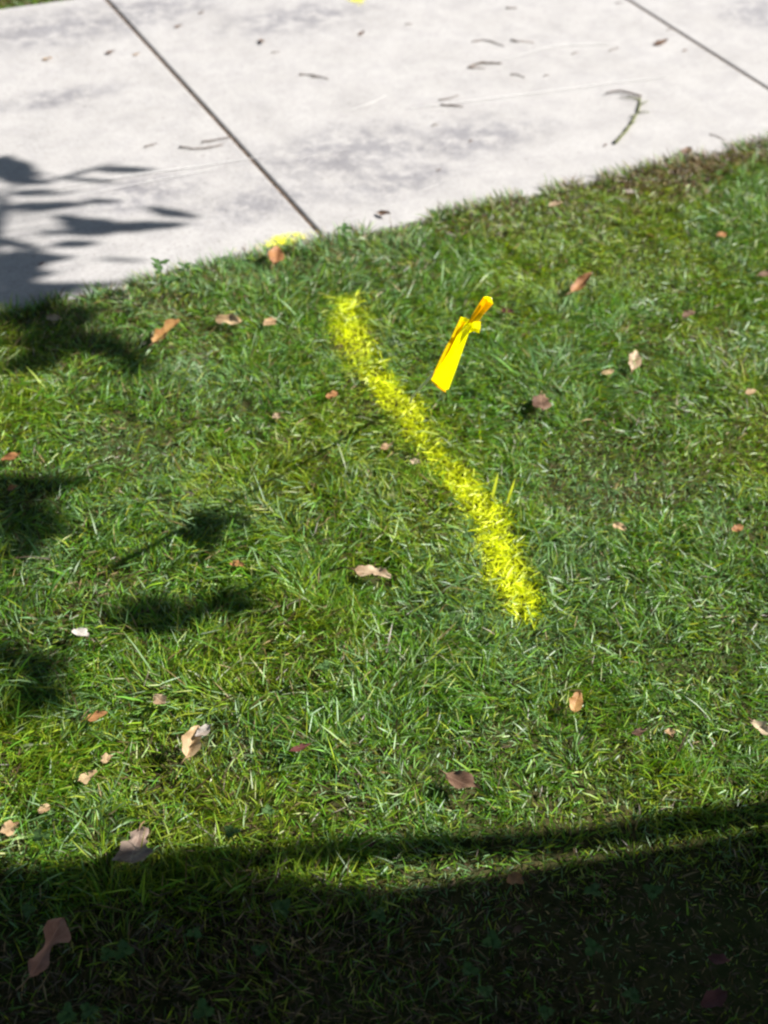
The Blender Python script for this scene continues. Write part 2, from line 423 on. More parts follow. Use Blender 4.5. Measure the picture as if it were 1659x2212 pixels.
# ------------------------------------------------------------------ dead leaves: list first, the turf gives way to them
# (picture points of stalk end and tip, width as share of length, colour, curl, fold, roll, height, label)
LV = [
 (765, 1228, 843, 1252, .62, 'pink', .10, .35, -.25, .045, 'lobed pale pinkish tan leaf lying open in mid lawn left of the stripe end', 'lobed'),
 (332, 738, 392, 702, .48, 'gold', .35, .6, -.1, .045, 'crumpled golden brown leaf pointing up right near the shaded lawn edge', 'lobed'),
 (466, 684, 522, 704, .50, 'tan', .25, .3, .2, .042, 'flat tan leaf lying level beside the golden crumpled leaf', 'ovate'),
 (572, 700, 597, 686, .6, 'tan', .1, .2, .2, .042, 'small tan leaf scrap between the flat tan leaf and the paint stripe', 'ovate'),
 (100, 682, 134, 690, .5, 'pink', .2, .3, .3, .040, 'pinkish leaf in the tree shade just below the sidewalk at far left', 'ovate'),
 (590, 568, 601, 538, .55, 'orange', .1, .3, .1, .040, 'light orange leaf standing upright under the yellow mark on the walk', 'ovate'),
 (1231, 630, 1278, 605, .36, 'orange', .6, .7, .1, .045, 'curled orange brown leaf in the lawn up right of the flag', 'ovate'),
 (1168, 848, 1173, 898, .60, 'brown', .1, .12, .0, .045, 'dark reddish brown curled leaf with pale rim right of the flag', 'lobed'),
 (707, 856, 730, 848, .8, 'orange', .2, .2, .0, .040, 'small bright orange leaf left of the middle of the stripe', 'ovate'),
 (588, 900, 606, 893, .8, 'pink', .2, .2, .0, .040, 'small pinkish scrap farther left of the small orange leaf', 'ovate'),
 (820, 966, 846, 961, .6, 'tan', .2, .3, .1, .040, 'small tan leaf touching the left side of the paint stripe', 'ovate'),
 (886, 992, 910, 999, .65, 'pink', .2, .3, .1, .040, 'small pale leaf against the stripe just under the tan one', 'ovate'),
 (1366, 798, 1371, 764, .45, 'pink', .2, .3, .2, .040, 'narrow upright pinkish leaf in the lawn at right', 'ovate'),
 (1303, 805, 1327, 801, .6, 'tan', .2, .3, .1, .037, 'faint tan scrap left of the narrow upright pinkish leaf', 'ovate'),
 (1085, 668, 1110, 676, .6, 'red', .2, .3, .1, .040, 'dark red leaf scrap right beside the flag tip', 'ovate'),
 (1474, 681, 1501, 675, .6, 'brown', .2, .3, .1, .040, 'small brown leaf in the upper right lawn', 'ovate'),
 (1550, 508, 1570, 503, .7, 'orange', .2, .3, .1, .038, 'small faded orange leaf below the dry strip by the walk at right', 'ovate'),
 (1185, 442, 1214, 438, .5, 'pink', .2, .3, .1, .038, 'pinkish leaf close to the walk edge above the flag', 'ovate'),
 (1352, 410, 1374, 416, .65, 'pale', .2, .3, .1, .040, 'whitish pink scrap close to the walk edge at upper right', 'ovate'),
 (1638, 592, 1672, 588, .5, 'brown', .2, .3, .1, .040, 'brown leaf cut off by the right picture edge', 'ovate'),
 (1328, 1128, 1350, 1147, .6, 'tan', .2, .3, .1, .035, 'sunken tan leaf right of the lower stripe', 'ovate'),
 (1584, 1143, 1606, 1137, .7, 'orange', .2, .3, .1, .038, 'small orange leaf near the right edge level with the lower stripe', 'ovate'),
 (1611, 848, 1633, 843, .6, 'tan', .2, .3, .1, .038, 'small tan leaf near the right edge level with the flag base', 'ovate'),
 (400, 1634, 430, 1578, .58, 'tan', .6, .75, .25, .054, 'big tan leaf curled over with its bleached end up, lower left', 'ovate'),
 (184, 1551, 231, 1541, .42, 'orange', .2, .4, .2, .042, 'narrow bright orange brown leaf left of the big curled leaf', 'ovate'),
 (333, 1500, 360, 1522, .7, 'pink', .3, .2, .1, .040, 'pale pinkish leaf half sunk in grass above the big curled leaf', 'ovate'),
 (216, 1640, 243, 1633, .75, 'tan', .2, .2, .1, .036, 'tan scrap between the orange brown leaf and the broad tan leaf', 'ovate'),
 (168, 1683, 209, 1668, .7, 'tan', .2, .2, .1, .040, 'broad light tan leaf lying flat at lower left', 'lobed'),
 (84, 1750, 108, 1739, .8, 'tan', .2, .2, .1, .036, 'small tan leaf just above the tree shadow at lower left', 'ovate'),
 (-2, 1795, 42, 1778, .7, 'tan', .2, .2, .1, .038, 'tan leaf at the left picture edge above the tree shadow', 'ovate'),
 (962, 1668, 1035, 1712, .55, 'brown', .25, .35, -.08, .045, 'two toned dark brown leaf folded along its rib above the tree shadow', 'ovate'),
 (1240, 1534, 1250, 1498, .6, 'gold', .3, .4, .2, .042, 'golden leaf standing among blades at lower right', 'ovate'),
 (1625, 1555, 1672, 1596, .5, 'pink', .3, .4, .2, .045, 'pinkish leaf cut off by the right picture edge in lower lawn', 'lobed'),
 (1446, 1570, 1453, 1595, .6, 'tan', .3, .4, .2, .040, 'tiny tan leaf left of the pinkish leaf at the right edge', 'ovate'),
 (1365, 1582, 1396, 1577, .5, 'brown', .3, .4, .2, .038, 'brown leaf half hidden by grass beside the tiny tan leaf', 'ovate'),
 (625, 1619, 672, 1608, .28, 'red', .2, .4, .2, .040, 'thin dark red leaf lying in the lower middle lawn', 'ovate'),
 (300, 1788, 288, 1884, .78, 'grey', .25, .15, .1, .050, 'large grey brown lobed leaf on the edge of the tree shadow', 'fan'),
 (62, 2108, 140, 1997, .40, 'rust', .25, .3, .3, .055, 'long pinkish tan leaf lying in deep shade at bottom left', 'waisted'),
 (1098, 1885, 1130, 1912, .7, 'orange', .25, .3, .1, .045, 'brown orange leaf in shade right under the sunlit sliver', 'ovate'),
 (1520, 2170, 1570, 2142, .6, 'red', .25, .3, .1, .048, 'dark red leaf in deep shade in the bottom right corner', 'ovate'),
 (1530, 2066, 1578, 2076, .5, 'red', .25, .3, .1, .045, 'dull red leaf in deep shade above the corner leaf', 'ovate'),
 (2, 990, 46, 982, .45, 'orange', .25, .3, .1, .042, 'orange brown leaf at the left edge of the lawn', 'ovate'),
 (14, 1055, 37, 1049, .6, 'orange', .2, .3, .1, .042, 'small vivid orange leaf at the left edge inside a leaf shadow', 'ovate'),
 (498, 1213, 528, 1223, .5, 'orange', .2, .3, .1, .040, 'small orange leaf right beside the shadow of the flag', 'ovate'),
 (814, 452, 846, 461, .45, 'brown', .3, .4, .2, .012, 'brown curled leaf at the seam of walk and lawn', 'ovate'),
 (1472, 328, 1494, 318, .5, 'brown', .3, .4, .2, .012, 'small brown leaf at the seam of walk and lawn on the right', 'ovate'),
 (160, 1355, 190, 1378, .6, 'pale', .2, .1, -.15, .048, 'whitish bleached leaf in the grass below the flag shadow', 'ovate'),
 (1110, 2010, 1128, 1999, .6, 'brown', .3, .3, .1, .04, 'brown scrap in deep shade below the orange one', 'ovate'),
 (795, 1825, 812, 1818, .7, 'red', .3, .3, .1, .04, 'tiny red brown scrap in the upper band of tree shadow', 'ovate'),
]
LV = [(*l[:9], .4 * l[9] if l[9] > .02 else l[9], *l[10:]) for l in LV]
GIVE = []                     # x, y, radius, height under which the turf stays
for l in LV:
    a, b = at(l[0], l[1], l[9]), at(l[2], l[3], l[9])
    c = (a + b) / 2
    GIVE.append((c.x, c.y, max(.008, (b - a).length * (.30 + .25 * l[4])), l[9] - .003))

# ------------------------------------------------------------------ paint stripe line
STRIPE = [(752, 632), (760, 690), (785, 745), (828, 795), (870, 842), (905, 890), (942, 940), (985, 995), (1030, 1045), (1068, 1095), (1080, 1150), (1108, 1215), (1130, 1245), (1137, 1278)]
SP = np.array([[at(x, y, .03).x, at(x, y, .03).y] for x, y in STRIPE])
def stripe_dist(x, y):
    best = np.full(len(x), 9.0); tt = np.zeros(len(x))
    for i in range(len(SP) - 1):
        a, b = SP[i], SP[i + 1]
        d = b - a
        t = np.clip(((x - a[0]) * d[0] + (y - a[1]) * d[1]) / (d @ d), 0, 1)
        q = np.hypot(x - a[0] - t * d[0], y - a[1] - t * d[1])
        m = q < best
        best = np.where(m, q, best); tt = np.where(m, (i + t) / (len(SP) - 1), tt)
    return best, tt

# ------------------------------------------------------------------ turf
FR = np.array([[at(*p).x, at(*p).y] for p in ((0, 0), (1659, 0), (1659, 2212), (0, 2212))])
def inside(x, y, grow):
    c = FR.mean(0)
    m = np.ones(len(x), bool)
    for i in range(4):
        a, b = FR[i], FR[(i + 1) % 4]
        n = np.array([b[1] - a[1], a[0] - b[0]]); n /= np.hypot(*n)
        if n @ (c - a) > 0: n = -n
        m &= ((x - a[0]) * n[0] + (y - a[1]) * n[1]) < grow
    return m

PAL = np.array([[.092, .238, .010], [.170, .285, .010], [.138, .268, .090], [.240, .310, .018], [.30, .22, .10], [.085, .052, .025], [.36, .42, .26]])

def scatter(n, x0, x1, y0, y1, keep):
    x = RNG.uniform(x0, x1, n); y = RNG.uniform(y0, y1, n)
    m = keep(x, y)
    return x[m], y[m]

def blades(x, y, length, width, tilt, bend, head, col, tipcol, z0=None, twist=None, segs=(0, .34, .68, 1)):
    """numpy arrays of verts, quads, tris and colours for grass blades"""
    n = len(x)
    z = zsoil(x, y) if z0 is None else z0
    S = np.array(segs)
    hx, hy = np.cos(head), np.sin(head)
    tw = RNG.uniform(-1.1, 1.1, n) if twist is None else twist
    P = [np.stack([x, y, z - .004], 1)]
    T = []
    for k in range(len(S) - 1):
        th = tilt + bend * (S[k] + S[k + 1]) / 2
        ds = (S[k + 1] - S[k]) * length
        st, ct = np.sin(th), np.cos(th)
        t = np.stack([hx * st, hy * st, ct], 1)
        T.append(t)
        P.append(P[-1] + t * ds[:, None])
    T.append(T[-1])
    side = np.stack([-hy, hx, np.zeros(n)], 1)
    V, C = [], []
    wprof = (.75, 1.0, .72)
    for k in range(len(S) - 1):
        nrm = np.cross(T[k], side)
        w = side * np.cos(tw)[:, None] + nrm * np.sin(tw)[:, None]
        w = w * (width * wprof[k] * .5)[:, None]
        V += [P[k] - w, P[k] + w]
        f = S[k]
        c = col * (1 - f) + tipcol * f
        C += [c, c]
    V.append(P[-1]); C.append(tipcol)
    nv = len(V)
    V = np.stack(V, 1).reshape(-1, 3); C = np.stack(C, 1).reshape(-1, 3)
    # lift whatever would sink under the soil
    V[:, 2] = np.maximum(V[:, 2], np.repeat(z, nv) - .006)
    base = np.arange(n)[:, None] * nv
    q = np.concatenate([base + np.array([[2 * k, 2 * k + 1, 2 * k + 3, 2 * k + 2]]) for k in range(len(S) - 2)], 0)
    t = base + np.array([[nv - 3, nv - 2, nv - 1]])
    return V, q, t, C

def blade_mesh(name, sets):
    V, Q, T, C, o = [], [], [], [], 0
    for v, q, t, c in sets:
        V.append(v); Q.append(q + o); T.append(t + o); C.append(c); o += len(v)
    V, Q, T, C = np.concatenate(V), np.concatenate(Q), np.concatenate(T), np.concatenate(C)
    me = bpy.data.meshes.new(name)
    me.vertices.add(len(V)); me.vertices.foreach_set('co', V.astype(np.float32).ravel())
    loops = np.concatenate([Q.ravel(), T.ravel()]).astype(np.int32)
    me.loops.add(len(loops)); me.loops.foreach_set('vertex_index', loops)
    tot = np.concatenate([np.full(len(Q), 4), np.full(len(T), 3)]).astype(np.int32)
    start = np.concatenate([[0], np.cumsum(tot)[:-1]]).astype(np.int32)
    me.polygons.add(len(tot)); me.polygons.foreach_set('loop_start', start)
    me.polygons.foreach_set('loop_total', tot)
    me.polygons.foreach_set('use_smooth', np.ones(len(tot), bool))
    ca = me.color_attributes.new('blade_colour', 'FLOAT_COLOR', 'POINT')
    ca.data.foreach_set('color', np.concatenate([np.clip(C, 0, 1), np.ones((len(C), 1))], 1).astype(np.float32).ravel())
    me.update(calc_edges=True)
    return me

def yield_to_leaves(x, y, h, tilt, bend):
    for (lx, ly, r, hz) in GIVE:
        m = np.hypot(x - lx, y - ly) < r
        low = m & (RNG.random(len(x)) < (.82 if r > .016 else .6))
        h[low] = np.minimum(h[low], max(.012, hz) * 0.9)
    return h

def colours(x, y, n, dryness):
    a = fbm(x, y, .30, 11); b = fbm(x, y, .16, 14)
    r = RNG.random(n)
    w_y = smooth(.38, .68, a)                 # yellower patches
    w_b = smooth(.48, .7, b)                  # bluer patches
    idx = np.where(r < .12 + .5 * w_y, 1, np.where(r < .44 + .5 * w_b, 2, 0))
    idx = np.where(RNG.random(n) < .10 + .18 * w_y, 3, idx)
    idx = np.where(RNG.random(n) < .010, 6, idx)  # a few pale blades, silvery glints put into the blade colour
    col = PAL[idx] * RNG.uniform(.55, 1.4, (n, 1)) * RNG.uniform(.9, 1.1, (n, 3))
    dry = RNG.random(n) < dryness
    dcol = np.where(RNG.random((n, 1)) < np.where(y < -1.2, .16, .42)[:, None], PAL[4], PAL[5]) * RNG.uniform(.6, 1.25, (n, 1))  # fewer tan blades low down, painting the deep shade darker
    return np.where(dry[:, None], dcol, col)

def dryness_at(x, y):
    """drier turf along the walk at right, thin brown turf under the tree, partly to darken its shadow"""
    edge = smooth(-.27, -.05, y) * (.16 + .62 * smooth(.35, .9, x) * smooth(.35, .6, fbm(x, y, .18, 21)))
    tree = .58 * smooth(.03, .15, -((x + .08) * .335 + (y + 1.575) * .942))  # thatch brown along the trunk shadow line, also painting that shade deeper
    return .05 + edge + tree + .12 * smooth(.5, .7, fbm(x, y, .2, 5))

def turf(n, x0, x1, y0, y1, keep, scale=1.0):
    sets, painted = [], []
    # tier: share, length range, width range, tilt range, bend range
    tiers = ((.14, (.016, .038), (.0010, .0020), (.7, 1.5), (-.2, .6), 'thatch'),
             (.28, (.018, .040), (.0013, .0025), (1.05, 1.6), (-.15, .5), 'mat'),
             (.40, (.016, .036), (.0012, .0023), (.15, 1.15), (.1, 1.3), 'fine'),
             (.19, (.026, .050), (.0018, .0031), (.3, 1.2), (.2, 1.5), 'broad'),
             (.018, (.045, .085), (.0022, .0040), (.5, 1.3), (.2, 1.2), 'long'))
    for share, L, W, TI, BE, kind in tiers:
        x, y = scatter(int(n * share), x0, x1, y0, y1, keep)
        lush = .6 * fbm(x, y, .22, 8) + .4 * fbm(x, y, .085, 17) + .16 * np.exp(-((x + .72) / .35) ** 2 - ((y + .28) / .16) ** 2)
        worn_shade = smooth(.03, .15, -((x + .08) * .335 + (y + 1.575) * .942))  # bare patchy turf fitted to the trunk's cast shadow, deepening it
        thin = RNG.random(len(x)) < np.where(kind == 'thatch', 1.0, (.68 + .45 * smooth(.30, .55, lush)) * (1 - .48 * worn_shade))
        x, y, lush, worn_shade = x[thin], y[thin], lush[thin], worn_shade[thin]
        m = len(x)
        h = RNG.uniform(*L, m) * (.52 + .62 * smooth(.34, .66, lush)) * (1 - .33 * worn_shade)
        edge = smooth(-.012, -.06, y - EDGE) if y.size and y.mean() < EDGE else np.ones(m)
        h *= .8 + .2 * edge
        lean_out = smooth(-.07, -.01, y - EDGE)
        w = RNG.uniform(*W, m) * scale * .86
        swirl = (vnoise(x, y, .16, 30) + .5 * vnoise(x, y, .07, 31)) * 11
        head = swirl + RNG.normal(0, 1.1, m)
        head = np.where((RNG.random(m) < .7 * lean_out) & (y < EDGE), math.pi / 2 + RNG.normal(0, .7, m), head)
        tilt = RNG.uniform(*TI, m); bend = RNG.uniform(*BE, m)
        h = yield_to_leaves(x, y, h, tilt, bend)
        col = colours(x, y, m, np.clip(dryness_at(x, y) * (1.0 if kind != 'thatch' else 2.2) + (.35 if kind == 'thatch' else 0), 0, .92))
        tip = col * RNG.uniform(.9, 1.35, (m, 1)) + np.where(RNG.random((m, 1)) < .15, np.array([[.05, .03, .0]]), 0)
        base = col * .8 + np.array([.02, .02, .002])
        d, t = stripe_dist(x, y)
        # spray density along the stripe: soft first end, heavier dabs lower down
        dens = .95 + .18 * np.sin(t * 23 + 1.0) + .3 * smooth(.45, .8, t) - .25 * smooth(.14, 0, t)
        dens = dens * (.08 + 1.55 * fbm(x, y, .038, 40))
        half = .0305 + .007 * smooth(.3, .05, t) + .003 * np.sin(t * 9)
        p = np.clip(dens, 0, 1) * smooth(half * 1.5, half * .35, d)
        ycol = np.array([[.80, .89, .004]]) * RNG.uniform(.8, 1.1, (m, 1))
        mixf = np.clip(p * RNG.uniform(.55, 1.7, m), 0, 1)[:, None]
        pm = mixf[:, 0] > .22
        mixf = np.where(mixf > .6, 1.0, mixf)
        under = base * (1 - .8 * mixf) + ycol * .8 * mixf
        tip = np.where(pm[:, None], tip * (1 - mixf) + ycol * mixf, tip)
        h = np.where(pm, np.minimum(h, .034), h)
        head = np.where(pm, RNG.uniform(0, 6.28, m), head)
        for sel, c0, c1, out in ((~pm, base, tip, sets), (pm, under, tip, painted)):
            if sel.any():
                lift = None if kind != 'mat' else zsoil(x[sel], y[sel]) + RNG.uniform(.004, .020, sel.sum())
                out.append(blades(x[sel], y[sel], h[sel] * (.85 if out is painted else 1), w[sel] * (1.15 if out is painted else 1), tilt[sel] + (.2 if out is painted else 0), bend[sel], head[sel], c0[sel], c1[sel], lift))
    return sets, painted

lawn_keep = lambda x, y: (y < EDGE - .004 + .012 * (vnoise(x, y, .05, 50) - .5)) & inside(x, y, .22)
def fringe(n):
    """blades leaning out over the edge of the walk"""
    x = RNG.uniform(-1.1, 1.8, n); y = EDGE - RNG.uniform(.001, .022, n)
    m = .5 * vnoise(x, y, .14, 61) + .5 * vnoise(x, y, .05, 62) > .42
    x, y = x[m], y[m]; n = len(x)
    col = colours(x, y, n, np.clip(.25 + .35 * smooth(.1, .8, x), 0, 1))
    return blades(x, y, RNG.uniform(.02, .052, n), RNG.uniform(.0012, .0026, n), RNG.uniform(.5, 1.25, n), RNG.uniform(.1, .9, n), math.pi / 2 + RNG.normal(0, .75, n), col * .85, col * 1.1, np.full(n, -.004))
near_sets, near_paint = turf(900000, -1.7, 1.9, -2.2, EDGE, lawn_keep)
for (x0, y0, x1, y1) in ((1096, 1084, 1114, 1028), (1064, 1072, 1077, 1016)):   # two broad painted blades standing clear of the stripe
    q0, q1 = at(x0, y0, .012), at(x1, y1, .034)
    one = lambda v: np.array([v])
    near_paint.append(blades(one(q0.x), one(q0.y), one((q1 - q0).length), one(.0046), one(math.acos((q1 - q0).normalized().z) - .1), one(.2), one(math.atan2(q1.y - q0.y, q1.x - q0.x)),
                             np.array([[.45, .5, .01]]), np.array([[.62, .68, .01]]), one(.012), one(.2)))
near_sets.append(fringe(5200))
out_keep = lambda x, y: (y < EDGE - .004) & ~inside(x, y, .22) & inside(x, y, 1.5) & (np.hypot(x - .87, y + 2.19) > .3)
far_sets, _ = turf(190000, -3.2, 3.6, -3.7, EDGE, out_keep, 1.7)
verge_keep = lambda x, y: (y > FAR + .004) & inside(x, y, 1.6)
verge_sets, _ = turf(150000, -2.0, 2.6, FAR, 3.0, verge_keep, 1.5)
turf_o = tag(link('grass', blade_mesh('grass', near_sets + far_sets + verge_sets), M_GRASS, smooth=False), 'mown green lawn grass with dry blades mixed in', 'grass', kind='stuff')
tag(link('painted_grass', blade_mesh('painted_grass', near_paint), M_GRASS, smooth=False), 'fluorescent yellow spray paint stripe across the grass under the flag', 'paint stripe', kind='stuff')

# ------------------------------------------------------------------ paint on the walk
def splat(name, centre_px, rx, ry, rot_, label, seed, fade=0.0):
    c = at(*centre_px)
    rnd = random.Random(seed)
    step = .0015
    V, F = [], []
    nx, ny = int(rx * 1.6 / step), int(ry * 1.6 / step)
    idx = {}
    def vert(i, j):
        if (i, j) not in idx:
            u, v = i * step, j * step
            idx[i, j] = len(V)
            V.append((u * math.cos(rot_) - v * math.sin(rot_) + rnd.uniform(-.0008, .0008), u * math.sin(rot_) + v * math.cos(rot_) + rnd.uniform(-.0008, .0008), 0))
        return idx[i, j]
    for i in range(-nx, nx):
        for j in range(-ny, ny):
            r = math.hypot(i * step / rx, j * step / ry)
            ns = float(fbm(i * step, j * step, .018, seed))
            edge_fade = min(.82, (1.1 - r - 1.3 * (ns - .45)) * 1.0 * (1 + fade * i * step / rx))
            if rnd.random() < max(0, min(1, edge_fade)) and r < 1.6:
                F.append((vert(i, j), vert(i + 1, j), vert(i + 1, j + 1), vert(i, j + 1)))
    o = link(name, mesh(name, V, F), M_PAINT, smooth=False)
    o.location = (c.x, c.y, .0022)
    return tag(o, label, 'paint mark')
splat('paint_mark', (606, 525), .070, .027, R(2), 'yellow paint dab on the walk where the slab meets the lawn', 3, .8)
splat('paint_mark', (757, -9), .030, .060, R(2), 'yellow paint dab on the walk cut off by the top picture edge', 5)

# ------------------------------------------------------------------ build dead leaves
def outline(kind, t):
    if kind == 'ovate':
        return math.sin(math.pi * min(1, t ** .82)) ** .85
    if kind == 'waisted':
        return max(.02, (.62 * math.exp(-((t - .24) / .16) ** 2) + .98 * math.exp(-((t - .78) / .16) ** 2) + .18) * (1 - max(0, (t - .9) / .1) ** 2) * min(1, t / .05))
    if kind == 'fan':
        return max(.05, min(1, t / .06) * (.30 + .80 * t ** 1.2 + .12 * math.sin(t * 19)) * (1 - max(0, (t - .86) / .14) ** 2))
    s = math.sin(math.pi * min(1, t ** .8)) ** .7
    return s * (.80 + .17 * math.cos(t * 17 + .6) + .07 * math.sin(t * 41))
def leaf_mesh(L, ratio, kind, curl, fold, seed, nu=16, nv=6):
    """leaf along +x from 0 to L, its face up, curling up over its length and folded along the rib"""
    rnd = random.Random(seed)
    V, F, UV = [], [], []
    W = L * ratio
    ph, ph2 = rnd.uniform(0, 6), rnd.uniform(0, 6)
    for i in range(nu + 1):
        t = i / nu
        hw = .5 * W * outline(kind, t) + .0004
        ang = curl * (t - .35)
        xx = L * (math.sin(curl * t) / curl if abs(curl) > .05 else t)
        zz = L * ((1 - math.cos(curl * t)) / curl if abs(curl) > .05 else 0)
        for j in range(nv + 1):
            s = j / nv * 2 - 1
            e = (1 + .13 * math.sin(t * 15 + ph + s * 2) + rnd.uniform(-.10, .10)) if abs(s) == 1 else 1
            y = hw * s * e * math.cos(fold * .6)
            z = zz + abs(hw * s) * math.sin(fold) + .075 * W * math.sin(t * 9 + ph2 + s * 2.5) * abs(s) + .025 * W * rnd.uniform(-1, 1)
            V.append((xx + .002 * math.sin(t * 13 + s * 3 + ph) * abs(s), y + .05 * W * math.sin(t * 3.4 + ph), z))
            UV.append((t, (s + 1) / 2))
    w = nv + 1
    for i in range(nu):
        for j in range(nv):
            F.append((i * w + j, i * w + j + 1, (i + 1) * w + j + 1, (i + 1) * w + j))
    me = mesh('dry_leaf', V, F)
    uv = me.uv_layers.new(name='UVMap')
    for lp in me.loops: uv.data[lp.index].uv = UV[lp.vertex_index]
    return me
for k, (x0, y0, x1, y1, ratio, colr, curl, fold, roll, hz, label, kind) in enumerate(LV):
    a, b = at(x0, y0, hz), at(x1, y1, hz)
    up_tilt = .16 if abs(x1 - x0) < abs(y1 - y0) * .8 else .08
    L = (b - a).length * (1.0 if up_tilt < .2 else .92)
    me = leaf_mesh(L * (1.0 if curl < 1 else 1.25), ratio, kind, curl, fold, k)
    o = link('dry_leaf', me, LEAF[colr])
    zs = max(float(zsoil(np.array([a.x]), np.array([a.y]))[0]) + .010, hz - .003) if a.y < EDGE else .004
    o.location = (a.x, a.y, zs)
    o.rotation_euler = (roll, -up_tilt if a.y < EDGE else -.1, math.atan2(b.y - a.y, b.x - a.x))
    tag(o, label, 'leaf', 'dead leaves fallen on the lawn')
    if 'curled over' in label:
        q0, q1 = at(422, 1590, hz + .012), at(457, 1561, hz + .022)
        ct = link('curled_tip', leaf_mesh((q1 - q0).length, .48, 'ovate', .5, .3, 901), LEAF['pale'], o)
        o_m = Matrix.Translation(o.location) @ o.rotation_euler.to_matrix().to_4x4()
        ct.matrix_parent_inverse = o_m.inverted()
        ct.location = q0
        ct.rotation_euler = (.15, -.1, math.atan2(q1.y - q0.y, q1.x - q0.x))
        ct['label'] = 'bleached tip curled over to the right'
    if L > .035:
        s, f = tube([(.002, 0, .0005), (-L * .12, L * .02, 0), (-L * .25, L * .07, -.003)], [.0011, .0009, .0008], 5)
        link('stalk', mesh('stalk', s, f), M_STALK, o)

# ------------------------------------------------------------------ twigs and litter on the walk
def twig(pxs, r, label, cat='twig', mat=None, side=None, grp='twigs fallen on the sidewalk', name='twig', flat=1.0):
    P = path(pxs, max(6, 4 * len(pxs)))
    r *= .78
    c = P[0].copy()
    rnd = random.Random(label)
    n = len(P)
    pts, rad = [], []
    for i, p in enumerate(P):
        t = i / (n - 1)
        rr = r * (1.0 - .45 * t) * rnd.uniform(.8, 1.2) * (.6 if i in (0, n - 1) else 1)
        lift = .0012 * math.sin(math.pi * t) * rnd.uniform(.3, 1)
        pts.append(Vector((p.x - c.x + rnd.uniform(-.001, .001), p.y - c.y + rnd.uniform(-.001, .001), rr * flat * .8 + .0004 + lift)))
        rad.append(rr)
    vs, fs = tube(pts, rad, 6, .15, rnd)
    o = link(name, mesh(name, vs, fs), mat or M_TWIG)
    o.location = (c.x, c.y, 0)
    tag(o, label, cat, grp)
    if side:
        for (t0, ang, ln) in side:
            p = pts[int(t0 * (n - 1))]
            q = p + Vector((math.cos(ang) * ln, math.sin(ang) * ln, .002))
            m = (p + q) / 2 + Vector((0, 0, .003))
            vs, fs = tube([p, m, q], [r * .5, r * .4, r * .25], 5)
            link('side_shoot', mesh('side_shoot', vs, fs), mat or M_TWIG, o)
    return o
big = twig([(1328, 312), (1356, 280), (1376, 246), (1384, 213)], .0052, 'hooked mossy twig with knobbly bark on the walk at right', mat=M_MOSS,
           side=[(.97, 2.6, .05), (.86, .3, .035), (.7, -.4, .03), (.62, 3.2, .02), (.45, .2, .018)])
vs, fs = tube([p - at(1328, 312) + Vector((0, 0, .006)) for p in path([(1384, 213), (1350, 203), (1330, 201), (1307, 206)], 9)], [.0032, .003, .0028, .0026, .0024, .0022, .002, .0018, .0015], 6, .15)
link('side_shoot', mesh('side_shoot', vs, fs), M_TWIG, big)
for pxs, r, lab in (
    ([(1019, 92), (1044, 88), (1066, 93), (1089, 101)], .0024, 'thin kinked twig highest of the pair at the top middle of the walk'),
    ([(1010, 148), (1036, 139), (1058, 138), (1084, 138)], .0040, 'thick short bent twig in the middle of the big slab'),
    ([(1014, 148), (1049, 149)], .0022, 'short stub lying under the thick bent twig'),
    ([(1102, 162), (1118, 163), (1134, 169)], .0022, 'small twig right below the thick bent twig'),
    ([(947, 217), (970, 214), (992, 206)], .0020, 'fine curved twig just above the straight stubby one'),
    ([(951, 228), (975, 230), (999, 231)], .0030, 'straight stubby twig next to the fine curved one on the scraped line'),
    ([(1234, 118), (1249, 114)], .0020, 'short sliver under the arched scrape mark'),
    ([(1315, 111), (1337, 103)], .0018, 'short sliver at the right end of the arched scrape mark'),
    ([(1092, 18), (1104, 19), (1117, 18)], .0026, 'small dark twig nearest the top edge of the picture'),
    ([(875, 54), (890, 52)], .0020, 'tiny twig below the top yellow paint dab'),
    ([(932, 273), (947, 270)], .0020, 'tiny twig beside the grey stain'),
    ([(645, 162), (678, 164), (710, 172)], .0024, 'lone straight twig in the upper left of the big slab'),
    ([(672, 168), (690, 169)], .0018, 'short piece close under the lone straight twig'),
    ([(435, 308), (465, 304), (500, 297)], .0022, 'thin twig reaching the slab joint'),
    ([(388, 318), (412, 322), (440, 322), (482, 313)], .0026, 'curved twig just under the thin one by the slab joint'),
    ([(312, 319), (328, 314), (340, 310)], .0018, 'short fine twig left of the curved twig by the joint'),
    ([(1532, 291), (1548, 296), (1566, 303)], .0016, 'pale straw lying near the grass edge at right'),
    ([(585, 115), (604, 113)], .0016, 'tiny sliver right of the first joint near the top'),
    ([(1174, 165), (1186, 163)], .0016, 'tiny crumb of bark right of the small twig'),
    ([(1440, 66), (1452, 63)], .0016, 'tiny crumb of bark near the top of the second joint'),
    ([(1330, 8), (1344, 6)], .0018, 'crumb of bark by the top edge left of the second joint'),
):
    twig(pxs, r, lab)
pod = twig([(1104, 88), (1112, 90), (1120, 91)], .0038, 'small brown seed pod with a thin stem at the top of the walk', 'seed pod', name='seed_pod', grp='seed pods on the sidewalk')
vs, fs = tube([p - at(1104, 88) + Vector((0, 0, .003)) for p in path([(1119, 91), (1138, 92), (1154, 94)], 6)], [.001] * 6, 5)
link('stem', mesh('stem', vs, fs), M_STALK, pod)
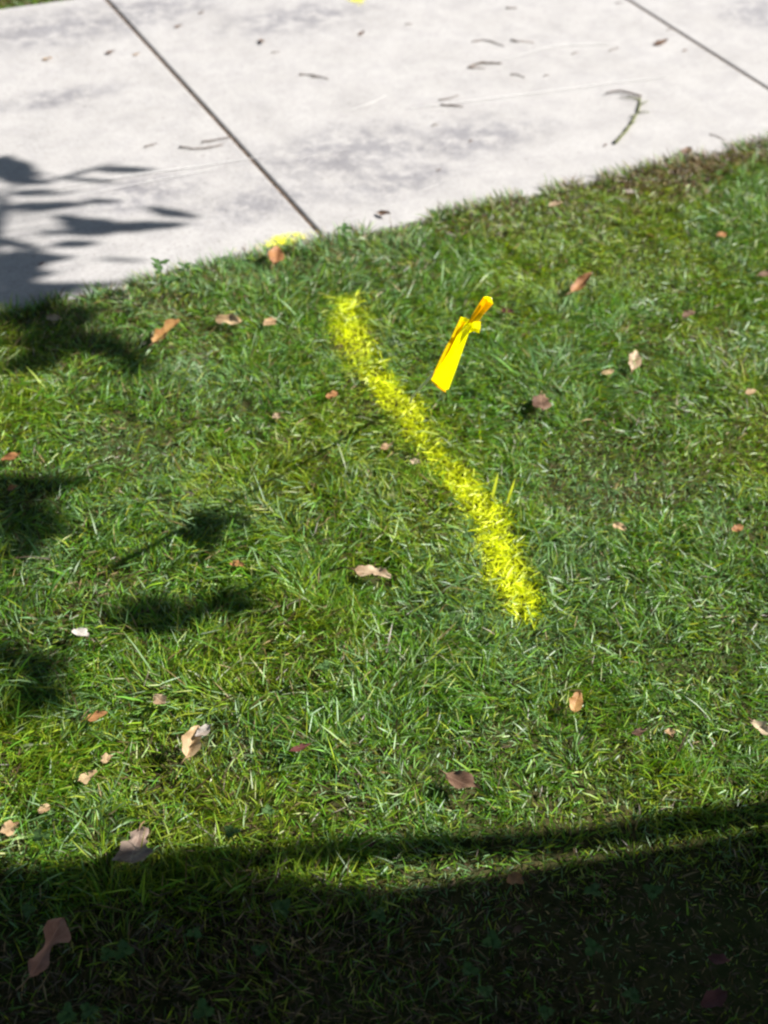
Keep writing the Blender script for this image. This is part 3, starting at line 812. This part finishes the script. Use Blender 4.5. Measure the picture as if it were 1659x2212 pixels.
# leaf scraps lying on the concrete
for k, (x0, y0, x1, y1, colr, lab) in enumerate((
    (226, 117, 250, 114, 'brown', 'dark brown leaf scrap left of the first joint'),
    (288, 120, 303, 118, 'tan', 'light tan leaf scrap between the dark scrap and the joint'),
    (377, 60, 394, 58, 'brown', 'dark leaf scrap right of the first joint near the top'),
    (92, 129, 115, 130, 'gold', 'yellowish leaf scrap at the upper left of the walk'),
    (1413, 99, 1442, 92, 'brown', 'dark curled leaf scrap left of the second joint'),
    (84, 573, 97, 570, 'red', 'reddish scrap inside the leaf shadow near the lawn'),
    (563, 86, 569, 98, 'brown', 'grey brown leaf scrap upright near the top middle'),
    (774, 78, 788, 71, 'brown', 'small grey scrap below the top paint dab'),
    (1013, 308, 1021, 305, 'brown', 'black speck of leaf inside the grey stain'),
    (943, 370, 952, 368, 'brown', 'black speck of leaf at the lower rim of the stain'),
    (1474, 112, 1484, 110, 'brown', 'speck of leaf right beside the second joint'),
    (1303, 317, 1312, 314, 'brown', 'dark knob at the foot of the mossy twig'),
    (428, 30, 442, 28, 'brown', 'grey speck near the top of the first joint'),
)):
    a, b = at(x0, y0), at(x1, y1)
    o = link('leaf_scrap', leaf_mesh((b - a).length, .38, 'ovate', .4, .3, 300 + k, 8, 4), LEAF[colr])
    o.location = (a.x, a.y, .0015)
    o.rotation_euler = (random.uniform(-.1, .1), -.02, math.atan2(b.y - a.y, b.x - a.x))
    tag(o, lab, 'leaf scrap', 'leaf scraps on the sidewalk')

# ------------------------------------------------------------------ clover and weeds
def clover_at(px, py, size, label, hz=.045, cat='clover', grp='clover sprigs in the turf', n=3):
    p = at(px, py, hz)
    zs = float(zsoil(np.array([p.x]), np.array([p.y]))[0])
    if p.y > EDGE: p.y = EDGE - .01
    root = empty('clover' if cat == 'clover' else 'weed', (p.x, p.y, zs))
    tag(root, label, cat, grp)
    rnd = random.Random(label)
    top = hz - zs
    vs, fs = tube([(.004, -.003, 0), (.002, 0, top * .6), (0, 0, top)], [.0011, .0009, .0008], 5)
    link('stem', mesh('stem', vs, fs), LEAF['green'], root)
    a0 = rnd.uniform(0, 6.3)
    for k in range(n):
        me = leaf_mesh(size, .82 if n == 3 else .5, 'ovate', -.3, .25, int(px) + k, 7, 4)
        o = link('leaflet', me, M_CLOVER, root)
        o.location = (0, 0, top - (k // 3) * .012)
        o.rotation_euler = (rnd.uniform(-.3, .3), rnd.uniform(-.5, .05), a0 + k * 2.1 + rnd.uniform(-.2, .2))
CL = [(60, 1967, 'in the shade above the long pinkish leaf'), (232, 2062, 'left one of the close pair in the shade'), (267, 2052, 'right one of the close pair in the shade'),
      (610, 1962, 'under the left end of the sunlit sliver'), (560, 2052, 'alone in the middle of the left shade'), (440, 2182, 'by the bottom edge left of centre'),
      (145, 2190, 'bottom left corner under the long pinkish leaf'), (190, 2184, 'bottom edge right of the corner sprig'), (820, 1977, 'in the shade at the picture centre line'),
      (420, 2017, 'small and dim between the close pair and the lone sprig'), (500, 1797, 'on the sunny rim of the upper shadow band'), (580, 1752, 'in sun just above the shadow band'),
      (87, 1807, 'in sun at the left above the shadow'), (1282, 1924, 'under the right part of the sunlit sliver'), (1280, 2047, 'brightest one in the right shade'),
      (1064, 2034, 'dim one right of the picture centre line'), (1014, 2097, 'upper of two near the bottom centre'), (1049, 2142, 'lower of two near the bottom centre'),
      (1364, 2150, 'near the bottom left of the red corner leaf'), (1412, 1927, 'in the right shade below the sliver end'), (1180, 2187, 'at the bottom edge right of centre'),
      (1014, 1160, 'in sun tucked against the lower stripe'), (700, 1440, 'in sun in the lower middle lawn')]
for px, py, where in CL:
    clover_at(px, py, random.uniform(.009, .014), 'three leafed clover sprig ' + where)
for px, py, sz, lab in ((345, 572, .020, 'leafy green weed sticking out over the walk at left'), (362, 602, .018, 'lower leafy weed under the first one at the walk edge'),
                        (744, 492, .018, 'small leafy weed at the walk edge right of the joint'), (480, 560, .014, 'tiny weed at the walk edge left of the paint dab'),
                        (398, 575, .013, 'tiny weed just right of the two leafy weeds')):
    clover_at(px, py, sz * 1.15, lab, .068, 'weed', 'weeds along the walk edge', 5)

# ------------------------------------------------------------------ marking flag
def flag_mat(name, through, glow):
    m, n, l, b = new_mat(name)
    b.inputs['Base Color'].default_value = (.96, .93, .002, 1)
    b.inputs['Roughness'].default_value = .5; b.inputs['Specular IOR Level'].default_value = .3
    tr = n.new('ShaderNodeBsdfTranslucent'); tr.inputs['Color'].default_value = (*glow, 1)
    ms = n.new('ShaderNodeMixShader'); ms.inputs['Fac'].default_value = through
    l.new(b.outputs[0], ms.inputs[1]); l.new(tr.outputs[0], ms.inputs[2]); l.new(ms.outputs[0], n['Material Output'].inputs['Surface'])
    nz = n.new('ShaderNodeTexNoise'); nz.inputs['Scale'].default_value = 25
    bp = n.new('ShaderNodeBump'); bp.inputs['Strength'].default_value = .25; bp.inputs['Distance'].default_value = .003
    l.new(nz.outputs['Fac'], bp.inputs['Height']); l.new(bp.outputs['Normal'], b.inputs['Normal'])
    return m
M_FLAG = flag_mat('yellow_flag_plastic', .80, (1.0, .98, .002))
M_FLAG_SHADED = flag_mat('yellow_flag_plastic_shaded', .62, (1.0, .64, .0))  # same yellow plastic; orange light through doubled, shaded folds put into its colour
BASE = at(880, 866, .0)
TIP_H = 0.43
TIP = at(1060, 645, TIP_H)
flag = empty('marker_flag', BASE)
tag(flag, 'yellow plastic marking flag drooping on a leaning wire beside the stripe', 'flag')
def rel(p): return p - BASE
W = lambda t: BASE.lerp(TIP, t) + Vector((0, 0, -.012 * math.sin(math.pi * t)))
vs, fs = tube([rel(W(t / 12)) - (Vector((0, 0, .03)) if t == 0 else Vector()) for t in range(13)], [.0023] * 13, 7)
link('wire', mesh('wire', vs, fs), M_WIRE, flag)
def strip(cols, name, mat, thick=.0006):
    """sheet through columns of picture points with heights; cols: rows of (px, py, z)"""
    rows = [[rel(at(*p)) for p in r] for r in cols]
    # refine each row and between rows
    def refine(seq, k):
        out = []
        for i in range(len(seq) - 1):
            for q in range(k): out.append(seq[i].lerp(seq[i + 1], q / k))
        return out + [seq[-1]]
    rows = [refine(r, 1) for r in rows]
    grid = [list(c) for c in zip(*[refine(list(c), 2) for c in zip(*rows)])]
    V = [p for r in grid for p in r]
    w = len(grid[0])
    F = [(i * w + j, i * w + j + 1, (i + 1) * w + j + 1, (i + 1) * w + j) for i in range(len(grid) - 1) for j in range(w - 1)]
    o = link(name, mesh(name, V, F), mat, flag, smooth=False)
    sd = o.modifiers.new('thickness', 'SOLIDIFY'); sd.thickness = thick; sd.offset = 0
    return o
# the sunlit front of the drooping sheet
strip([[(1006, 697, .354), (1008, 697, .358), (1011, 696, .362), (1018, 703, .368)],
       [(989, 722, .335), (996, 718, .342), (1003, 716, .350), (1012, 721, .355)],
       [(972, 757, .309), (980, 754, .317), (990, 753, .327), (999, 758, .334)],
       [(950, 792, .282), (960, 789, .293), (975, 793, .306), (985, 798, .316)],
       [(931, 820, .260), (943, 830, .270), (960, 843, .285), (969, 841, .299)]], 'flag_sheet', M_FLAG)
# the folded back half, seen from its shaded side
strip([[(995, 685, .350), (1008, 691, .335), (1016, 696, .340)],
       [(978, 722, .330), (985, 727, .310), (1003, 725, .320)],
       [(956, 764, .304), (966, 766, .284), (990, 762, .296)],
       [(940, 798, .278), (952, 800, .258), (974, 800, .272)],
       [(931, 822, .257), (945, 837, .240), (962, 848, .256)]], 'folded_back_half', M_FLAG_SHADED)
# the end of the sheet folded flat round the wire, and the small flap beside it
strip([[(1010, 697, .366), (1019, 697, .372)],
       [(1024, 674, .394), (1034, 676, .400)],
       [(1034, 658, .418), (1046, 661, .424)],
       [(1045, 641, .442), (1055, 645, .446)]], 'folded_tip', M_FLAG_SHADED)
strip([[(1019, 697, .372), (1032, 697, .356)],
       [(1034, 676, .400), (1045, 678, .382)],
       [(1046, 661, .424), (1055, 667, .408)],
       [(1055, 645, .446), (1065, 656, .430)]], 'folded_tip', M_FLAG_SHADED)
strip([[(1045, 641, .444), (1055, 641, .451), (1061, 642, .446)],
       [(1049, 652, .434), (1057, 652, .443), (1065, 657, .432)]], 'tip_fold', M_FLAG)
strip([[(996, 684, .356), (1005, 686, .360), (1014, 691, .362)],
       [(995, 692, .352), (1002, 695, .357), (1010, 696, .360)]], 'top_fold', M_FLAG)
strip([[(1006, 699, .362), (1022, 696, .372), (1038, 694, .366)],
       [(1012, 708, .353), (1024, 708, .365), (1038, 708, .357)],
       [(1013, 719, .346), (1024, 716, .354), (1035, 720, .348)]], 'small_flap', M_FLAG)

# ------------------------------------------------------------------ tree beside the lawn (its shade falls into the picture)
DOWN = Vector((-SUN.x / SUN.z, -SUN.y / SUN.z, 0))       # ground shift of a shadow per metre of height
SDIR = DOWN.normalized()
PERP = Vector((-SDIR.y, SDIR.x, 0))
if PERP.y < 0: PERP = -PERP
e0 = at(1000, 1874)
edge_pt = Vector((e0.x, e0.y, 0)) - SDIR * 1.35
R0 = .27
TR = edge_pt - PERP * R0
tree = empty('shade_tree', (TR.x, TR.y, -.03))
tag(tree, 'old tree with rough grey bark standing beside the lawn', 'tree')
rt = random.Random(4)
def bark_tube(pts, radii, n=18):
    return tube(pts, radii, n, .05, rt)
trunk_pts = [(0, 0, -.05), (0, 0, .05), (0, 0, .2), (.0, 0, .5), (.01, 0, 1.0), (.02, .01, 1.6), (.03, 0, 2.2), (.05, .02, 3.0), (.1, .0, 4.0), (.15, .05, 5.2)]
trunk_r = [.42, .36, .30, .272, .255, .235, .22, .20, .16, .09]
link('trunk', mesh('trunk', *bark_tube(trunk_pts, trunk_r, 22)), M_BARK, tree)
# a slim sucker stem close beside the trunk, on the sunny lawn side
b0 = at(1200, 1770)
sk = Vector((b0.x, b0.y, 0)) - SDIR * 1.45 - PERP * .036
sk = sk - TR
sp = [(0, 0), (.5, .0), (.9, .006), (1.17, .0), (1.46, .030), (1.75, .060), (2.1, .095)]
link('sucker_stem', mesh('sucker_stem', *bark_tube([sk + PERP * o_ + Vector((0, 0, z_)) for z_, o_ in sp], [.024, .023, .022, .021, .020, .018, .012], 9)), M_BARK, tree)
# low limb on the sunny side
lw = [(.035, .9, .06), (.108, 1.18, .12), (.203, 1.42, .125), (.293, 1.68, .11), (.555, 2.1, .09), (1.1, 2.7, .06), (1.7, 3.2, .02)]
link('limb', mesh('limb', *bark_tube([PERP * o_ + SDIR * .02 + Vector((0, 0, z_)) for o_, z_, r_ in lw], [r_ for o_, z_, r_ in lw], 12)), M_BARK, tree)
# limbs and crown
limbs = []
def limb(pts, r0, r1, n=9):
    k = len(pts)
    link('limb', mesh('limb', *bark_tube(pts, [r0 + (r1 - r0) * i / (k - 1) for i in range(k)], n)), M_BARK, tree)
    limbs.append(pts)
for a, ln, z0 in ((-1.2, 2.4, 2.9), (-2.6, 2.2, 3.2), (.3, 2.6, 3.3), (3.0, 1.8, 3.6), (1.9, 2.2, 4.0), (-.4, 2.0, 4.3)):
    ca, sa = math.cos(a), math.sin(a)
    limb([Vector((.05, 0, z0)), Vector((ca * ln * .4, sa * ln * .4, z0 + .7)), Vector((ca * ln, sa * ln, z0 + 1.4 + rt.random() * .5))], .075, .02)
# drooping bough whose leaves throw the shadows at the left of the picture
HB = 1.45
def over(px, py, h):
    g = at(px, py)
    return g - DOWN * h - TR + Vector((0, 0, h))
bough = [Vector((.05, .05, 2.3)), over(-300, 1500, 2.15), over(-210, 1000, 1.9), over(-120, 760, 1.65), over(-70, 560, HB), over(-30, 430, 1.4)]
limb(bough, .05, .008, 8)
SH = [  # leaf shadows: stalk end, tip, width in metres, height of the leaf
 (165, 368, 318, 367, .030, 1.4), (60, 395, 235, 350, .014, 1.42), (95, 385, 240, 396, .018, 1.4), (-60, 345, 50, 372, .09, 1.4), (-70, 372, 90, 398, .06, 1.45),
 (-30, 420, 108, 412, .028, 1.45), (-40, 450, 185, 440, .036, 1.4), (85, 484, 260, 486, .060, 1.45), (170, 492, 392, 486, .042, 1.42), (270, 448, 412, 472, .032, 1.4),
 (70, 532, 195, 524, .030, 1.45), (-50, 520, 60, 538, .03, 1.45), (-80, 575, 150, 552, .060, 1.5), (-60, 600, 100, 590, .05, 1.5), (-90, 640, 190, 615, .060, 1.5), (-80, 660, 120, 648, .07, 1.5), (100, 470, 200, 505, .05, 1.4),
 (-60, 690, 200, 690, .10, 1.55), (-40, 740, 240, 745, .10, 1.55), (90, 715, 280, 790, .085, 1.55), (170, 765, 310, 815, .06, 1.55), (-60, 800, 120, 780, .06, 1.6), (-40, 700, 150, 720, .10, 1.58),
 (-80, 1060, 130, 1035, .09, 1.7), (-80, 1130, 120, 1120, .13, 1.7), (-80, 1190, 60, 1180, .06, 1.7), (-80, 1050, 70, 1170, .12, 1.72),
 (-80, 1450, 120, 1440, .09, 1.8), (-80, 1500, 110, 1515, .08, 1.8), (-80, 1540, 60, 1530, .06, 1.8), 
 (190, 1345, 430, 1312, .075, 1.75), (370, 1308, 540, 1332, .05, 1.75), (210, 1312, 330, 1352, .06, 1.78),
]
rl = random.Random(23)
full = []
for (x0, y0, x1, y1, w, h) in SH:
    if w < .05:
        full.append((x0, y0, x1, y1, w * .85, h))
        continue
    if h < 1.53:
        full.append((x0, y0, x1, y1, w * .72, h))
    for q in range(max(2, int(w / (.034 if h < 1.53 else .019)))):            # broad patches are several narrow leaves hanging together
        sp_ = w * 420
        j = rl.uniform(-sp_, sp_) * (.62 if h < 1.53 else .68)
        f0, f1 = rl.uniform(-.12, .25), rl.uniform(.7, 1.12)
        tilt_ = rl.uniform(-22, 22) * (1 if h < 1.53 else 1.3)
        full.append((x0 + (x1 - x0) * f0, y0 + (y1 - y0) * f0 + j - tilt_, x0 + (x1 - x0) * f1, y0 + (y1 - y0) * f1 + j + tilt_, rl.uniform(.022, .040) * (1 if h < 1.53 else 1.35), h + rl.uniform(-.05, .2)))
for _ in range(6):                                   # stray thin leaves reaching out over the walk
    x_, y_ = rl.uniform(-60, 210), rl.uniform(335, 630)
    ln_ = rl.uniform(60, 130)
    full.append((x_, y_, x_ + ln_, y_ + rl.uniform(-22, 16), rl.uniform(.008, .020), 1.45 + rl.uniform(0, .3)))
SH = full
spray = []
for k, (x0, y0, x1, y1, w, h) in enumerate(SH):
    a, b = over(x0, y0, h), over(x1, y1, h)
    L = (b - a).length
    me = leaf_mesh(L, w / L * 1.25, 'ovate', .12, .15, 700 + k, 10, 4)
    rz = math.atan2(b.y - a.y, b.x - a.x)
    Mx = Matrix.Translation(a) @ Matrix.Rotation(rz, 4, 'Z')
    o = link('leaf', me, LEAF['green'], tree)
    o.matrix_local = Mx
    # a fine twig from the leaf to the bough
    n_ = min((p for i in range(len(bough) - 1) for p in (bough[i].lerp(bough[i + 1], q / 6) for q in range(7))), key=lambda p: (p - a).length)
    spray.append(tube([a, (a + n_) / 2 + Vector((-.03, 0, .05)), n_], [.0012, .0018, .003], 5))
link('fine_twigs', mesh('fine_twigs', *join(spray)), M_BARK, tree)
# crown: many leaves round the limbs, left out where their shadows would cross the lawn in view
def sky_blocking_crown():
    V, F = [], []
    cnt = 0
    while cnt < 24000:
        if cnt % 3 == 0:
            lb = rt.choice(limbs[:6])
            p = lb[1].lerp(lb[2], rt.random()) + Vector((rt.gauss(0, .5), rt.gauss(0, .5), rt.gauss(.25, .45)))
        else:                                          # unseen wide skirt, added to block skylight over the shaded lawn
            rr, aa = 4.3 * math.sqrt(rt.random()), rt.uniform(0, 6.283)
            p = Vector((-.7 + rr * math.cos(aa), .2 + rr * math.sin(aa), 2.5 + .5 * rt.random() + .16 * rr + rt.gauss(.2, .25)))
        if p.z < 2.3: continue
        g = p + TR + DOWN * p.z
        if inside(np.array([g.x]), np.array([g.y]), .35)[0]: continue
        L = rt.uniform(.12, .19); wd = L * .3
        d = Vector((rt.gauss(0, 1), rt.gauss(0, 1), rt.gauss(-.4, .5))).normalized()
        s = d.cross(Vector((rt.gauss(0, 1), rt.gauss(0, 1), 1.5))).normalized()
        nn = d.cross(s) * wd * .25
        o = len(V)
        V.extend([p, p + d * L * .45 + s * wd + nn, p + d * L, p + d * L * .45 - s * wd + nn, p + d * L * .45])
        F.extend([(o, o + 1, o + 4), (o + 1, o + 2, o + 4), (o + 4, o + 2, o + 3), (o, o + 4, o + 3)])
        cnt += 1
    me = mesh('sky_blocking_crown', V, F)
    me.uv_layers.new(name='UVMap')
    o = link('sky_blocking_crown', me, LEAF['green'], tree, smooth=False)
    o['kind'] = 'stuff'
sky_blocking_crown()
